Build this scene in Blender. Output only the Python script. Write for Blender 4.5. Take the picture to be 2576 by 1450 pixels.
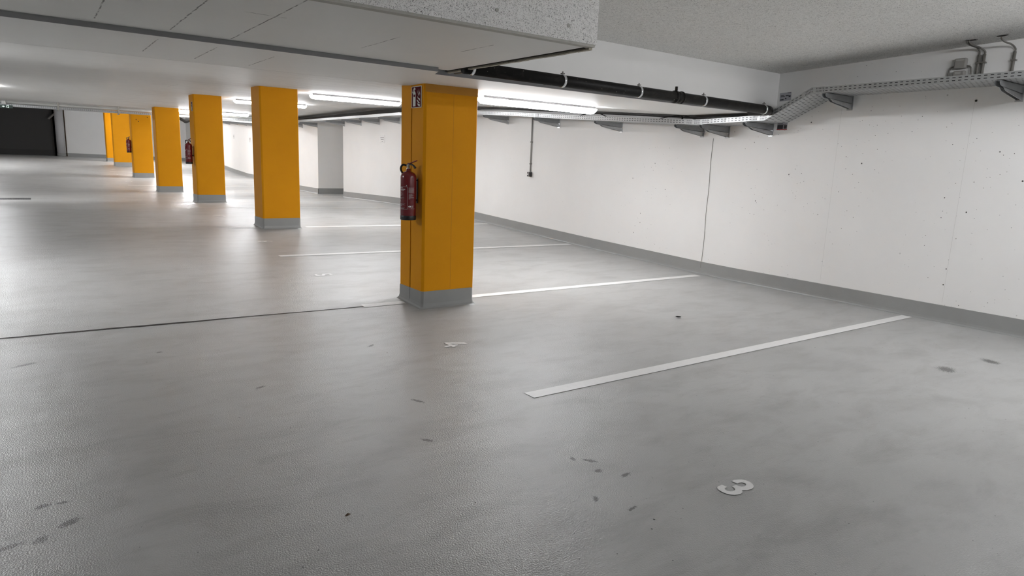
import bpy, bmesh, math, random
from mathutils import Vector, Matrix
R = random.Random(7)
S = bpy.context.scene
COL = S.collection
for o in list(bpy.data.objects): bpy.data.objects.remove(o, do_unlink=True)

# ------------------------------------------------------------------ camera
cd = bpy.data.cameras.new('camera'); cam = bpy.data.objects.new('camera', cd); COL.objects.link(cam)
cd.sensor_fit = 'HORIZONTAL'; cd.sensor_width = 36.0; cd.lens = 36.0 * 1676.47 / 2576.0
cd.clip_start = 0.05; cd.clip_end = 200
rx, up, fw = Vector((0.8148, -0.5785, 0.0383)), Vector((0.0779, 0.1747, 0.9815)), Vector((0.5745, 0.7967, -0.1874))
cam.matrix_world = Matrix(((rx.x, up.x, -fw.x, 0), (rx.y, up.y, -fw.y, 0), (rx.z, up.z, -fw.z, 1.4897), (0, 0, 0, 1)))
S.camera = cam
# ------------------------------------------------------------------ world and exposure
w = bpy.data.worlds.new('world'); S.world = w; w.use_nodes = True
w.node_tree.nodes['Background'].inputs[0].default_value = (0.02, 0.02, 0.02, 1)
w.node_tree.nodes['Background'].inputs[1].default_value = 0.0
S.view_settings.view_transform = 'Standard'; S.view_settings.look = 'None'
S.view_settings.exposure = 2.25; S.view_settings.gamma = 1.0; S.view_settings.use_curve_mapping = False
LAMP = 17.0                                            # emission of the luminaire covers

# ------------------------------------------------------------------ materials
def nodes(name):
    m = bpy.data.materials.new(name); m.use_nodes = True
    nt = m.node_tree; b = nt.nodes['Principled BSDF']
    return m, nt, b
def N(nt, kind, **kw):
    n = nt.nodes.new(kind)
    for k, v in kw.items():
        if k.startswith('i_'): n.inputs[k[2:].replace('_', ' ')].default_value = v
        else: setattr(n, k, v)
    return n
def L(nt, a, b): nt.links.new(a, b)
def mth(nt, op, a, b=None, clamp=False):
    n = nt.nodes.new('ShaderNodeMath'); n.operation = op; n.use_clamp = clamp
    for i, v in enumerate((a, b)):
        if v is None: continue
        if isinstance(v, (int, float)): n.inputs[i].default_value = v
        else: nt.links.new(v, n.inputs[i])
    return n.outputs[0]
def ramp(nt, src, stops):
    r = nt.nodes.new('ShaderNodeValToRGB'); e = r.color_ramp.elements
    while len(e) < len(stops): e.new(0.5)
    for i, (p, c) in enumerate(stops):
        e[i].position = p; e[i].color = (c, c, c, 1) if isinstance(c, (int, float)) else (*c, 1)
    nt.links.new(src, r.inputs[0]); return r.outputs[0]
def noise(nt, scale, detail=2, rough=.5, vec=None, dist=0.0):
    n = N(nt, 'ShaderNodeTexNoise'); n.inputs['Scale'].default_value = scale; n.inputs['Detail'].default_value = detail
    n.inputs['Roughness'].default_value = rough; n.inputs['Distortion'].default_value = dist
    if vec is not None: L(nt, vec, n.inputs['Vector'])
    return n.outputs[0]
def mapping(nt, vec, scale=(1, 1, 1), rot=(0, 0, 0), loc=(0, 0, 0)):
    m = N(nt, 'ShaderNodeMapping'); m.inputs['Scale'].default_value = scale; m.inputs['Rotation'].default_value = rot
    m.inputs['Location'].default_value = loc
    L(nt, vec, m.inputs['Vector']); return m.outputs[0]
def geopos(nt): return N(nt, 'ShaderNodeNewGeometry').outputs['Position']
def mix(nt, fac, a, b):
    m = nt.nodes.new('ShaderNodeMix'); m.data_type = 'RGBA'
    if isinstance(fac, (int, float)): m.inputs[0].default_value = fac
    else: L(nt, fac, m.inputs[0])
    for i, v in ((6, a), (7, b)):
        if isinstance(v, tuple): m.inputs[i].default_value = (*v, 1)
        else: L(nt, v, m.inputs[i])
    return m.outputs[2]
def bump(nt, b, h, strength, dist=.01, prev=None):
    n = N(nt, 'ShaderNodeBump'); n.inputs['Strength'].default_value = strength; n.inputs['Distance'].default_value = dist
    L(nt, h, n.inputs['Height'])
    if prev is not None: L(nt, prev, n.inputs['Normal'])
    L(nt, n.outputs[0], b.inputs['Normal']); return n.outputs[0]
def simple(name, col, rough=.5, metal=0.0, spec=.5, var=0.0, vscale=8.0, bmp=0.0, bscale=60.0):
    m, nt, b = nodes(name)
    b.inputs['Base Color'].default_value = (*col, 1); b.inputs['Roughness'].default_value = rough
    b.inputs['Metallic'].default_value = metal; b.inputs['Specular IOR Level'].default_value = spec
    tc = N(nt, 'ShaderNodeTexCoord').outputs['Object']
    f = noise(nt, vscale, 4, .6, tc)
    d = tuple(c * (1 - var) for c in col); u = tuple(min(1, c * (1 + var)) for c in col)
    L(nt, mix(nt, f, d, u), b.inputs['Base Color'])
    if bmp: bump(nt, b, noise(nt, bscale, 3, .6, tc), bmp, .004)
    return m

def ellipse_mask(nt, pos, cx, cy, rx_, ry_, ang=0.0, nz=None):
    """soft irregular blob on the floor plane, 1 in the middle"""
    v = mapping(nt, pos, loc=(-cx, -cy, 0))
    v = mapping(nt, v, rot=(0, 0, -ang)); v = mapping(nt, v, scale=(1 / rx_, 1 / ry_, 0))
    ln = N(nt, 'ShaderNodeVectorMath', operation='LENGTH'); L(nt, v, ln.inputs[0])
    s = mth(nt, 'ADD', mth(nt, 'MULTIPLY', ln.outputs['Value'], 1.05), mth(nt, 'MULTIPLY', mth(nt, 'SUBTRACT', nz, .5), 2.8))
    return mth(nt, 'SUBTRACT', 1.0, mth(nt, 'MULTIPLY', mth(nt, 'SUBTRACT', s, .55), 3.0, True), True)

def specks(nt, pos, scale, size, rarity, seed=0.0):
    """sparse tiny dots"""
    v = N(nt, 'ShaderNodeTexVoronoi'); v.inputs['Scale'].default_value = scale
    L(nt, mapping(nt, pos, loc=(seed, seed * .7, seed * .3)), v.inputs['Vector'])
    sep = N(nt, 'ShaderNodeSeparateColor'); L(nt, v.outputs['Color'], sep.inputs[0])
    keep = mth(nt, 'GREATER_THAN', sep.outputs[0], rarity)
    sz = mth(nt, 'MULTIPLY', sep.outputs[1], size)
    dot = mth(nt, 'LESS_THAN', v.outputs['Distance'], sz)
    return mth(nt, 'MULTIPLY', keep, dot)

# floor: grey epoxy coating with grain, wear and stains
def floor_mat():
    m, nt, b = nodes('grey_floor_coating'); p = geopos(nt)
    big = noise(nt, .55, 4, .6, p); mid = noise(nt, 3.2, 5, .65, mapping(nt, p, (.6, 1.3, 1)), .4)
    c = mix(nt, ramp(nt, big, [(.35, 0.0), (.65, 1.0)]), (.41, .41, .40), (.47, .47, .46))
    c = mix(nt, ramp(nt, mid, [(.46, 0.0), (.76, .8)]), c, (.31, .307, .295))
    grain = noise(nt, 260, 2, .6, p)
    c = mix(nt, ramp(nt, grain, [(.52, 0.0), (.8, .25)]), c, (.24, .238, .228))
    sp = specks(nt, p, 14, .075, .72); sp2 = specks(nt, p, 40, .12, .86, 3.1)
    c = mix(nt, mth(nt, 'MULTIPLY', mth(nt, 'MAXIMUM', sp, sp2), .85), c, (.03, .03, .028))
    nz = noise(nt, 22, 5, .7, p); nz2 = noise(nt, 85, 4, .75, p)
    marks = [(.017, 2.985, .06, .03, .6), (-.07, 3.185, .045, .025, .3), (0.0, 3.18, .035, .015, 0), (-.08, 2.90, .04, .03, 1),
             (-.18, 2.9, .07, .025, .2), (2.15, 2.39, .03, .018, 1.2), (2.21, 2.33, .05, .02, 2.2), (2.17, 2.22, .03, .025, 0),
             (1.97, 2.02, .035, .016, .9), (2.26, 2.12, .045, .02, .2), (2.05, 1.87, .04, .012, .2),
             (-.14, 5.43, .10, .03, .5), (1.85, 3.52, .07, .02, 2.0), (1.09, 4.23, .05, .02, .5), (6.39, 2.01, .10, .07, 1.0),
             (5.78, 2.10, .12, .08, .4), (1.62, 2.97, .05, .02, 2.2), (2.1, 4.8, .05, .02, .7), (.67, 5.35, .03, .02, 0)]
    acc = None
    for (x, y, a, bb, g) in marks:
        e = ellipse_mask(nt, p, x, y, a, bb, g, nz2)
        acc = e if acc is None else mth(nt, 'MAXIMUM', acc, e)
    c = mix(nt, mth(nt, 'MULTIPLY', acc, .8), c, (.06, .055, .05))
    # broad faint tyre smears
    sm = noise(nt, 1.5, 6, .72, mapping(nt, p, (.5, 2.4, 1), (0, 0, .1)), 1.2)
    c = mix(nt, ramp(nt, sm, [(.56, 0.0), (.78, .42)]), c, (.26, .255, .243))
    fine = noise(nt, 9, 6, .8, mapping(nt, p, (.7, 1.5, 1)))
    c = mix(nt, ramp(nt, fine, [(.58, 0.0), (.78, .40)]), c, (.22, .216, .206))
    c = mix(nt, ramp(nt, fine, [(.26, .18), (.40, 0.0)]), c, (.50, .50, .485))
    L(nt, c, b.inputs['Base Color'])
    r = ramp(nt, noise(nt, 2.1, 4, .6, mapping(nt, p, (.5, 1.6, 1))), [(.3, .285), (.7, .34)])
    L(nt, r, b.inputs['Roughness']); b.inputs['Specular IOR Level'].default_value = .36
    n1 = bump(nt, b, noise(nt, 150, 1, .5, p), .42, .006)
    bump(nt, b, noise(nt, 3, 3, .5, p), .15, .02, n1)
    return m

def white_wall(name, col=(.86, .855, .84), pits=True, streak=False, fine=.12):
    m, nt, b = nodes(name); p = geopos(nt)
    c = mix(nt, noise(nt, 1.3, 4, .6, p), tuple(k * .95 for k in col), tuple(min(1, k * 1.03) for k in col))
    if pits:
        zone = ramp(nt, noise(nt, .9, 2, .5, p), [(.40, 0.0), (.55, 1.0)])
        ss = N(nt, 'ShaderNodeSeparateXYZ'); L(nt, p, ss.inputs[0])
        zone = mth(nt, 'MULTIPLY', zone, ramp(nt, mth(nt, 'DIVIDE', ss.outputs[1], 20.0), [(.30, 1.0), (.45, .12)]))
        d = specks(nt, p, 9, .085, .62, 1.3); d2 = specks(nt, p, 24, .10, .86, 5.2)
        both = mth(nt, 'MULTIPLY', mth(nt, 'MAXIMUM', d, d2), zone)
        c = mix(nt, mth(nt, 'MULTIPLY', both, .95), c, (.03, .027, .024))
    L(nt, c, b.inputs['Base Color']); b.inputs['Roughness'].default_value = .62; b.inputs['Specular IOR Level'].default_value = .3
    n1 = bump(nt, b, noise(nt, 70, 3, .6, p), fine, .004)
    if streak:
        v = mapping(nt, p, (.9, 17, 1)); n1 = bump(nt, b, noise(nt, 2.2, 5, .72, v, .5), .55, .012, n1)
    return m

def seam_mask(nt, p, axis, at, lo, hi, half=.004, gap=True):
    """thin broken line along the other horizontal axis"""
    s = N(nt, 'ShaderNodeSeparateXYZ'); L(nt, p, s.inputs[0])
    a, o = (s.outputs[0], s.outputs[1]) if axis == 'X' else (s.outputs[1], s.outputs[0])
    wob = mth(nt, 'MULTIPLY', mth(nt, 'SUBTRACT', noise(nt, 12, 2, .5, p), .5), .012)
    line = mth(nt, 'LESS_THAN', mth(nt, 'ABSOLUTE', mth(nt, 'ADD', mth(nt, 'SUBTRACT', a, at), wob)), half)
    rng = mth(nt, 'MULTIPLY', mth(nt, 'GREATER_THAN', o, lo), mth(nt, 'LESS_THAN', o, hi))
    r = mth(nt, 'MULTIPLY', line, rng)
    if gap: r = mth(nt, 'MULTIPLY', r, ramp(nt, noise(nt, 16, 3, .6, p), [(.42, 0.25), (.52, 1.0)]))
    return r

def slab_mat():
    m, nt, b = nodes('painted_concrete_soffit'); p = geopos(nt)
    c = mix(nt, noise(nt, 1.2, 4, .6, p), (.78, .775, .755), (.85, .845, .825))
    acc = None
    for s in (('X', .733, 5.02, 5.75), ('X', 1.10, 5.08, 5.86), ('X', 1.52, 5.2, 5.9), ('X', 2.2, 13.2, 14.4), ('X', 3.9, 9.2, 11.0)):
        q = seam_mask(nt, p, *s); acc = q if acc is None else mth(nt, 'MAXIMUM', acc, q)
    acc = mth(nt, 'MAXIMUM', acc, seam_mask(nt, p, 'Y', 6.1, -9, 7.7, .005, False))
    spots = specks(nt, p, 5, .04, .8, 2.0)
    c = mix(nt, mth(nt, 'MULTIPLY', mth(nt, 'MAXIMUM', acc, spots), .75), c, (.10, .095, .09))
    L(nt, c, b.inputs['Base Color']); b.inputs['Roughness'].default_value = .5; b.inputs['Specular IOR Level'].default_value = .35
    n1 = bump(nt, b, noise(nt, 45, 3, .6, p), .10, .004)
    # board marks run along the bays on the casting beyond the joint
    v = mapping(nt, p, (.55, 14, 1)); s = N(nt, 'ShaderNodeSeparateXYZ'); L(nt, p, s.inputs[0])
    zone = mth(nt, 'MULTIPLY', ramp(nt, mth(nt, 'MULTIPLY', mth(nt, 'SUBTRACT', s.outputs[1], 6.1), 1.0, True), [(0, 0.0), (.1, 1.0)]),
               ramp(nt, mth(nt, 'DIVIDE', s.outputs[0], 8.0), [(.18, 0.1), (.42, 1.0)]))
    st = mth(nt, 'MULTIPLY', ramp(nt, noise(nt, 2.6, 6, .78, mapping(nt, p, (.42, 11, 1)), .5), [(.50, 0.0), (.60, .9)]), zone)
    L(nt, mix(nt, st, c, (.45, .44, .42)), b.inputs['Base Color'])
    h = mth(nt, 'MULTIPLY', noise(nt, 2.0, 6, .75, v, .6), zone)
    bump(nt, b, h, .9, .025, n1)
    return m

def panel_mat():
    m, nt, b = nodes('painted_soffit_panel'); p = geopos(nt)
    c = mix(nt, noise(nt, 1.6, 4, .6, p), (.76, .755, .73), (.82, .815, .79))
    acc = None
    for s in (('X', .367, 4.11, 4.74), ('X', .77, 3.6, 4.79), ('X', 1.14, 3.3, 4.85), ('Y', 3.86, .98, 1.20), ('X', 1.9, 3.9, 4.5), ('X', 2.45, 3.7, 4.1)):
        q = seam_mask(nt, p, *s); acc = q if acc is None else mth(nt, 'MAXIMUM', acc, q)
    c = mix(nt, mth(nt, 'MULTIPLY', acc, .8), c, (.10, .095, .09))
    L(nt, c, b.inputs['Base Color']); b.inputs['Roughness'].default_value = .55; b.inputs['Specular IOR Level'].default_value = .3
    bump(nt, b, noise(nt, 30, 4, .6, mapping(nt, p, (1, 3, 1))), .12, .004)
    return m

def woodwool_mat(name, scale=1.0, gapc=(.05, .047, .042), fib=(.80, .79, .77), plane='XZ', deep=1.0, lo=.35):
    """wood-wool slab: light strands lying in every direction over dark gaps"""
    m, nt, b = nodes(name); p = geopos(nt)
    warp = N(nt, 'ShaderNodeTexNoise'); warp.inputs['Scale'].default_value = 14 * scale; L(nt, p, warp.inputs['Vector'])
    wv = N(nt, 'ShaderNodeVectorMath', operation='SCALE'); wv.inputs['Scale'].default_value = .045 / scale
    L(nt, warp.outputs['Color'], wv.inputs[0])
    av = N(nt, 'ShaderNodeVectorMath', operation='ADD'); L(nt, p, av.inputs[0]); L(nt, wv.outputs[0], av.inputs[1])
    acc = None
    for i in range(8):
        ang = math.pi * i / 8 + .2
        rot = (0, ang, 0) if plane == 'XZ' else (0, 0, ang)
        v = mapping(nt, av.outputs[0], rot=rot, loc=(i * 1.7, i * 2.3, i * .9))
        sc = (36 * scale, 1, 230 * scale) if plane == 'XZ' else (36 * scale, 230 * scale, 1)
        v = mapping(nt, v, sc)
        n = noise(nt, 1.0, 0, .5, v)
        r = mth(nt, 'SUBTRACT', 1.0, mth(nt, 'MULTIPLY', mth(nt, 'ABSOLUTE', mth(nt, 'SUBTRACT', n, .5)), 10.5), True)
        acc = r if acc is None else mth(nt, 'MAXIMUM', acc, r)
    f = ramp(nt, acc, [(lo, 0.0), (min(1, lo + .3), 1.0)])
    c = mix(nt, f, gapc, mix(nt, noise(nt, 25, 2, .5, p), fib, tuple(k * 1.12 for k in fib)))
    L(nt, c, b.inputs['Base Color']); b.inputs['Roughness'].default_value = .85; b.inputs['Specular IOR Level'].default_value = .2
    bump(nt, b, acc, .5 * deep, .006)
    return m

def perforated(name, mode):
    """galvanised sheet with rows of slots; UV in metres: u along the tray, v across"""
    m, nt, b = nodes(name)
    uv = N(nt, 'ShaderNodeUVMap'); s = N(nt, 'ShaderNodeSeparateXYZ'); L(nt, uv.outputs[0], s.inputs[0])
    u, v = s.outputs[0], s.outputs[1]
    def slots(pu, pv, lu, lv, stag, v0=0.0):
        vv = mth(nt, 'DIVIDE', mth(nt, 'SUBTRACT', v, v0), pv)
        row = mth(nt, 'FLOOR', vv)
        uu = mth(nt, 'ADD', mth(nt, 'DIVIDE', u, pu), mth(nt, 'MULTIPLY', row, stag))
        a = mth(nt, 'LESS_THAN', mth(nt, 'ABSOLUTE', mth(nt, 'SUBTRACT', mth(nt, 'FRACT', uu), .5)), lu / pu / 2)
        c = mth(nt, 'LESS_THAN', mth(nt, 'ABSOLUTE', mth(nt, 'SUBTRACT', mth(nt, 'FRACT', vv), .5)), lv / pv / 2)
        return mth(nt, 'MULTIPLY', a, c)
    if mode == 'flange':
        mask = slots(.052, .026, .027, .0075, 0.0, .006)
        mask = mth(nt, 'MULTIPLY', mask, mth(nt, 'MULTIPLY', mth(nt, 'GREATER_THAN', v, .006), mth(nt, 'LESS_THAN', v, .058)))
    elif mode == 'plate':
        mask = slots(.016, .026, .006, .016, 0.0, .006)
        mask = mth(nt, 'MULTIPLY', mask, mth(nt, 'LESS_THAN', mth(nt, 'FRACT', mth(nt, 'DIVIDE', u, .13)), .7))
    else:
        mask = slots(.045, .085, .0095, .048, .5)
        m2 = slots(.090, .255, .032, .009, 0.0, .02)
        mask = mth(nt, 'MAXIMUM', mask, m2)
    g = geopos(nt)
    c = mix(nt, noise(nt, 28, 4, .7, g), (.34, .35, .35), (.50, .51, .515))
    c = mix(nt, mask, c, (.012, .012, .012))
    L(nt, c, b.inputs['Base Color']); L(nt, mth(nt, 'MULTIPLY', mth(nt, 'SUBTRACT', 1.0, mask), .6), b.inputs['Metallic'])
    L(nt, ramp(nt, noise(nt, 20, 3, .6, g), [(.3, .34), (.7, .52)]), b.inputs['Roughness'])
    bump(nt, b, noise(nt, 14, 2, .5, g), .06, .005)
    return m

def column_mat():
    m, nt, b = nodes('yellow_column_paint'); p = geopos(nt)
    c = mix(nt, noise(nt, 2.2, 5, .65, p), (.70, .285, .003), (.79, .335, .004))
    d = specks(nt, p, 14, .06, .82, 4.0)
    c = mix(nt, mth(nt, 'MULTIPLY', d, .8), c, (.14, .05, .01))
    L(nt, c, b.inputs['Base Color']); b.inputs['Roughness'].default_value = .6; b.inputs['Specular IOR Level'].default_value = .15
    n1 = bump(nt, b, noise(nt, 55, 3, .6, p), .16, .004)
    bump(nt, b, noise(nt, 6, 3, .5, p), .1, .02, n1)
    return m

def pipe_mat():
    m, nt, b = nodes('dusty_black_pipe'); p = geopos(nt)
    c = mix(nt, ramp(nt, noise(nt, 9, 6, .75, mapping(nt, p, (.6, 1, 1)), 1.0), [(.50, 0.0), (.75, .5)]), (.007, .0065, .006), (.045, .04, .033))
    c = mix(nt, mth(nt, 'MULTIPLY', specks(nt, p, 30, .16, .8, 1.0), .55), c, (.35, .34, .31))
    L(nt, c, b.inputs['Base Color']); b.inputs['Roughness'].default_value = .5; b.inputs['Specular IOR Level'].default_value = .25
    return m

def paint_line_mat():
    m, nt, b = nodes('white_marking_paint'); p = geopos(nt)
    c = mix(nt, noise(nt, 30, 4, .7, p), (.74, .735, .72), (.84, .835, .82))
    c = mix(nt, mth(nt, 'MULTIPLY', specks(nt, p, 40, .12, .8, 2.0), .7), c, (.12, .12, .11))
    c = mix(nt, ramp(nt, noise(nt, 6, 6, .75, p), [(.62, 0.0), (.8, .5)]), c, (.36, .355, .34))
    L(nt, c, b.inputs['Base Color']); b.inputs['Roughness'].default_value = .45
    bump(nt, b, noise(nt, 150, 2, .6, p), .2, .004)
    return m

M = dict(
    floor=floor_mat(), wall=white_wall('white_wall_paint'), wallfar=white_wall('white_wall_paint_plain', pits=False),
    slab=slab_mat(), panel=panel_mat(), edge=simple('grey_slab_edge_paint', (.30, .30, .305), .7, var=.05, bmp=.1),
    wool=woodwool_mat('wood_wool_board', .88, (.065, .06, .055), (.92, .91, .89), plane='XZ', lo=.38), woolc=woodwool_mat('wood_wool_ceiling', .7, (.16, .155, .145), (.86, .855, .83), plane='XY', lo=.34),
    woolside=simple('wood_wool_cut_edge', (.40, .37, .30), .9, var=.35, vscale=60, bmp=.5), gap=simple('dark_gap_filler', (.03, .026, .018), .9),
    trimg=simple('pale_edge_strip', (.46, .45, .41), .7, var=.2, vscale=20),
    col=column_mat(), skirt=simple('grey_skirting_coating', (.30, .305, .297), .42, var=.08, vscale=5, bmp=.15, bscale=80),
    slit=simple('dark_joint_filler', (.05, .022, .006), .8), joint=simple('dark_floor_joint', (.022, .014, .01), .8),
    pipe=pipe_mat(), galv=simple('galvanised_steel', (.50, .51, .52), .38, .85, var=.18, vscale=25),
    zinc=simple('bright_zinc', (.75, .76, .78), .25, .9), dgalv=simple('galvanised_steel_dull', (.34, .35, .36), .42, .8, var=.2, vscale=20),
    flange=perforated('perforated_flange_sheet', 'flange'), bottom=perforated('perforated_bottom_sheet', 'bottom'), plate=perforated('perforated_joint_plate', 'plate'),
    black=simple('black_plastic', (.012, .012, .012), .4), cable=simple('black_cable', (.015, .014, .013), .5),
    grey=simple('grey_plastic', (.30, .29, .27), .55), dgrey=simple('grey_conduit', (.16, .15, .135), .5), white=simple('white_plastic', (.75, .75, .74), .4),
    red=simple('extinguisher_red_enamel', (.155, .008, .012), .24, spec=.6), redp=simple('red_lever_plastic', (.20, .012, .014), .4),
    label=simple('printed_label_white', (.46, .36, .36), .5), lwhite=simple('printed_mark_white', (.80, .78, .78), .5),
    sign=simple('sign_dark_red', (.085, .004, .008), .7, spec=.1), signw=simple('sign_cream_white', (.74, .75, .69), .6, spec=.2),
    brass=simple('nickel_valve', (.45, .42, .36), .3, .9), body=simple('luminaire_housing', (.10, .095, .095), .5),
    line=paint_line_mat(), shade_panel=simple('painted_unlit_dark', (.016, .0155, .0145), .6, var=.1), shade_band=simple('painted_unlit_band', (.006, .006, .005), .6),  # opening panel and band: the dark of an unlit space put into the colour
    greyp=simple('pale_grey_pipe', (.60, .60, .58), .4), green=simple('sign_dark_green', (.004, .035, .022), .4),
    bluegrey=simple('round_column_paint', (.55, .55, .56), .6), iron=simple('cast_iron_grate', (.04, .036, .042), .5, .4),
    seam=simple('wall_seam', (.22, .21, .19), .8), chip=simple('white_chip', (.75, .74, .72), .6), leaf=simple('dry_leaf', (.10, .06, .03), .8),
    stk=simple('pale_sticker', (.42, .42, .46), .5), ink=simple('printed_ink', (.03, .03, .035), .5), stred=simple('sticker_red', (.35, .02, .02), .5),
)
def emis(name, col, st):
    m, nt, b = nodes(name); b.inputs['Base Color'].default_value = (.8, .8, .8, 1)
    b.inputs['Emission Color'].default_value = (*col, 1); b.inputs['Emission Strength'].default_value = st
    return m
M['lamp'] = emis('lit_luminaire_cover', (.982, .993, 1.022), LAMP * 1.1)
M['lampfar'] = emis('lit_luminaire_cover_bright', (.982, .993, 1.022), LAMP * 3.0)
M['lampnear'] = emis('lit_luminaire_cover_near', (.982, .993, 1.022), LAMP * .78)
M['lampmid'] = emis('lit_luminaire_cover_aisle', (.982, .993, 1.022), LAMP * 1.25)
M['exitlit'] = emis('backlit_pictogram', (.75, 1.0, .85), .16)

# ------------------------------------------------------------------ mesh helpers
def link(name, bm, mats, parent=None, smooth=False, loc=(0, 0, 0)):
    me = bpy.data.meshes.new(name); bm.normal_update(); bm.to_mesh(me); bm.free()
    o = bpy.data.objects.new(name, me); COL.objects.link(o); o.location = loc
    for m in (mats if isinstance(mats, (list, tuple)) else [mats]): me.materials.append(M[m] if isinstance(m, str) else m)
    if smooth:
        for p in me.polygons: p.use_smooth = True
    if parent is not None: o.parent = parent
    return o
def B(): return bmesh.new()
def box(bm, x0, x1, y0, y1, z0, z1, mi=0):
    vs = [bm.verts.new((x, y, z)) for x in (x0, x1) for y in (y0, y1) for z in (z0, z1)]
    fs = []
    for idx in ((0, 1, 3, 2), (4, 6, 7, 5), (0, 4, 5, 1), (2, 3, 7, 6), (0, 2, 6, 4), (1, 5, 7, 3)):
        f = bm.faces.new([vs[i] for i in idx]); f.material_index = mi; fs.append(f)
    return vs
def bevel(bm, w, seg=2):
    bmesh.ops.bevel(bm, geom=list(bm.edges), offset=w, segments=seg, affect='EDGES', profile=.5, clamp_overlap=True)
def quad(bm, pts, mi=0):
    f = bm.faces.new([bm.verts.new(p) for p in pts]); f.material_index = mi; return f
def prism(bm, poly, fn0, fn1, mi=0):
    """closed prism from a 2-D outline mapped through fn0 / fn1"""
    a = [bm.verts.new(fn0(*q)) for q in poly]; b = [bm.verts.new(fn1(*q)) for q in poly]; n = len(poly)
    bm.faces.new(a).material_index = mi; bm.faces.new(list(reversed(b))).material_index = mi
    for i in range(n): bm.faces.new((a[i], b[i], b[(i + 1) % n], a[(i + 1) % n])).material_index = mi
def tube(bm, pts, r, seg=10, cap=True, mi=0):
    pts = [Vector(p) for p in pts]; rings = []
    rr = r if isinstance(r, (list, tuple)) else [r] * len(pts)
    for i, p in enumerate(pts):
        d = (pts[min(i + 1, len(pts) - 1)] - pts[max(i - 1, 0)]).normalized()
        if i == 0:
            a = Vector((0, 0, 1)) if abs(d.z) < .9 else Vector((1, 0, 0)); u = d.cross(a).normalized()
        else: u = (u - d * u.dot(d)).normalized()       # carry the frame along, no twist
        v = d.cross(u).normalized()
        rings.append([bm.verts.new(p + (u * math.cos(t) + v * math.sin(t)) * rr[i]) for t in [2 * math.pi * k / seg for k in range(seg)]])
    for i in range(len(rings) - 1):
        for k in range(seg):
            bm.faces.new((rings[i][k], rings[i][(k + 1) % seg], rings[i + 1][(k + 1) % seg], rings[i + 1][k])).material_index = mi
    if cap:
        bm.faces.new(list(reversed(rings[0]))).material_index = mi; bm.faces.new(rings[-1]).material_index = mi
def lathe(bm, prof, seg=24, cx=0, cy=0, mi=0):
    rings = [[bm.verts.new((cx + r * math.cos(t), cy + r * math.sin(t), z)) for t in [2 * math.pi * k / seg for k in range(seg)]] for r, z in prof]
    for i in range(len(rings) - 1):
        for k in range(seg): bm.faces.new((rings[i][k], rings[i][(k + 1) % seg], rings[i + 1][(k + 1) % seg], rings[i + 1][k])).material_index = mi
    bm.faces.new(list(reversed(rings[0]))).material_index = mi; bm.faces.new(rings[-1]).material_index = mi
def curve_pts(pts, n=8):
    """Catmull-Rom through the points"""
    P = [Vector(p) for p in pts]; P = [P[0] * 2 - P[1]] + P + [P[-1] * 2 - P[-2]]; out = []
    for i in range(1, len(P) - 2):
        for k in range(n):
            t = k / n; a, b, c, d = P[i - 1], P[i], P[i + 1], P[i + 2]
            out.append(.5 * ((2 * b) + (c - a) * t + (2 * a - 5 * b + 4 * c - d) * t * t + (3 * b - a - 3 * c + d) * t ** 3))
    out.append(P[-2]); return out
def empty(name, loc, label, cat, group=None, rz=0):
    o = bpy.data.objects.new(name, None); COL.objects.link(o); o.location = loc; o.rotation_euler = (0, 0, rz); o.empty_display_size = .1
    o['label'] = label; o['category'] = cat
    if group: o['group'] = group
    return o
def tag(o, label, cat, group=None, kind=None):
    if label: o['label'] = label
    if cat: o['category'] = cat
    if group: o['group'] = group
    if kind: o['kind'] = kind
    return o
def struct(o, label=None):
    o['kind'] = 'structure'
    if label: o['label'] = label
    return o
def copy_tree(o, parent=None):
    c = o.copy(); COL.objects.link(c)
    if parent is not None: c.parent = parent
    for ch in list(o.children): copy_tree(ch, c)
    return c
def lerp_tab(t, x):
    if x <= t[0][0]: return t[0][1]
    for (a, u), (b, v) in zip(t, t[1:]):
        if x <= b: return u + (v - u) * (x - a) / (b - a)
    return t[-1][1]

# ------------------------------------------------------------------ levels: the garage floor and slab undulate along Y
X0, XW, BAY = 3.0713, 7.6722, 2.75
FA = [0, 0, .1357, .2293, .3475, .2672, .1713, .1751, .2067, .3681, .4542, .6202, .7437, .787, .787, .787, .787]
FB = [0, 0, -.0559, -.0482, -.0565, -.0118, .0378, .0004, -.0212, -.0554, -.1173, -.1476, -.10, -.05, -.05, -.05, -.05]
def fz(x, y):
    k = 1 + (y - 5.79) / BAY; k = max(0, min(16, k)); i = min(15, int(k)); f = k - i
    a = FA[i] * (1 - f) + FA[i + 1] * f; b = FB[i] * (1 - f) + FB[i + 1] * f
    return a + b * (max(1.0, min(XW + 1.3, x)) - X0) / (XW - X0)
CEIL = [(0, 2.173), (6.1, 2.173), (11.29, 2.503), (16.79, 2.688), (22.29, 2.634), (26, 2.634)]
def cz(y): return lerp_tab(CEIL, y)
def edgeY(x): return lerp_tab([(-1, 4.86), (2.74, 4.93), (2.80, 5.10), (6, 5.13)], x)
def upz(y): return 2.685 + (5.0 - y) * .048
YB, YFAR, XL_, YN = 44.3, 24.7, -9.0, -5.0            # back wall, far edge of low slab, left wall, front wall

# floor
bm = B(); xs = [XL_ + i * .5 for i in range(int((XW + 1.5 - XL_) / .5) + 2)]
ys = [YN + i * .25 for i in range(int((YB + .2 - YN) / .25) + 1)]
g = [[bm.verts.new((x, y, fz(x, y))) for x in xs] for y in ys]
for j in range(len(ys) - 1):
    for i in range(len(xs) - 1): bm.faces.new((g[j][i], g[j][i + 1], g[j + 1][i + 1], g[j + 1][i]))
struct(link('floor', bm, 'floor', smooth=True), 'grey coated concrete garage floor with fine grain and dark scuffs')

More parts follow.
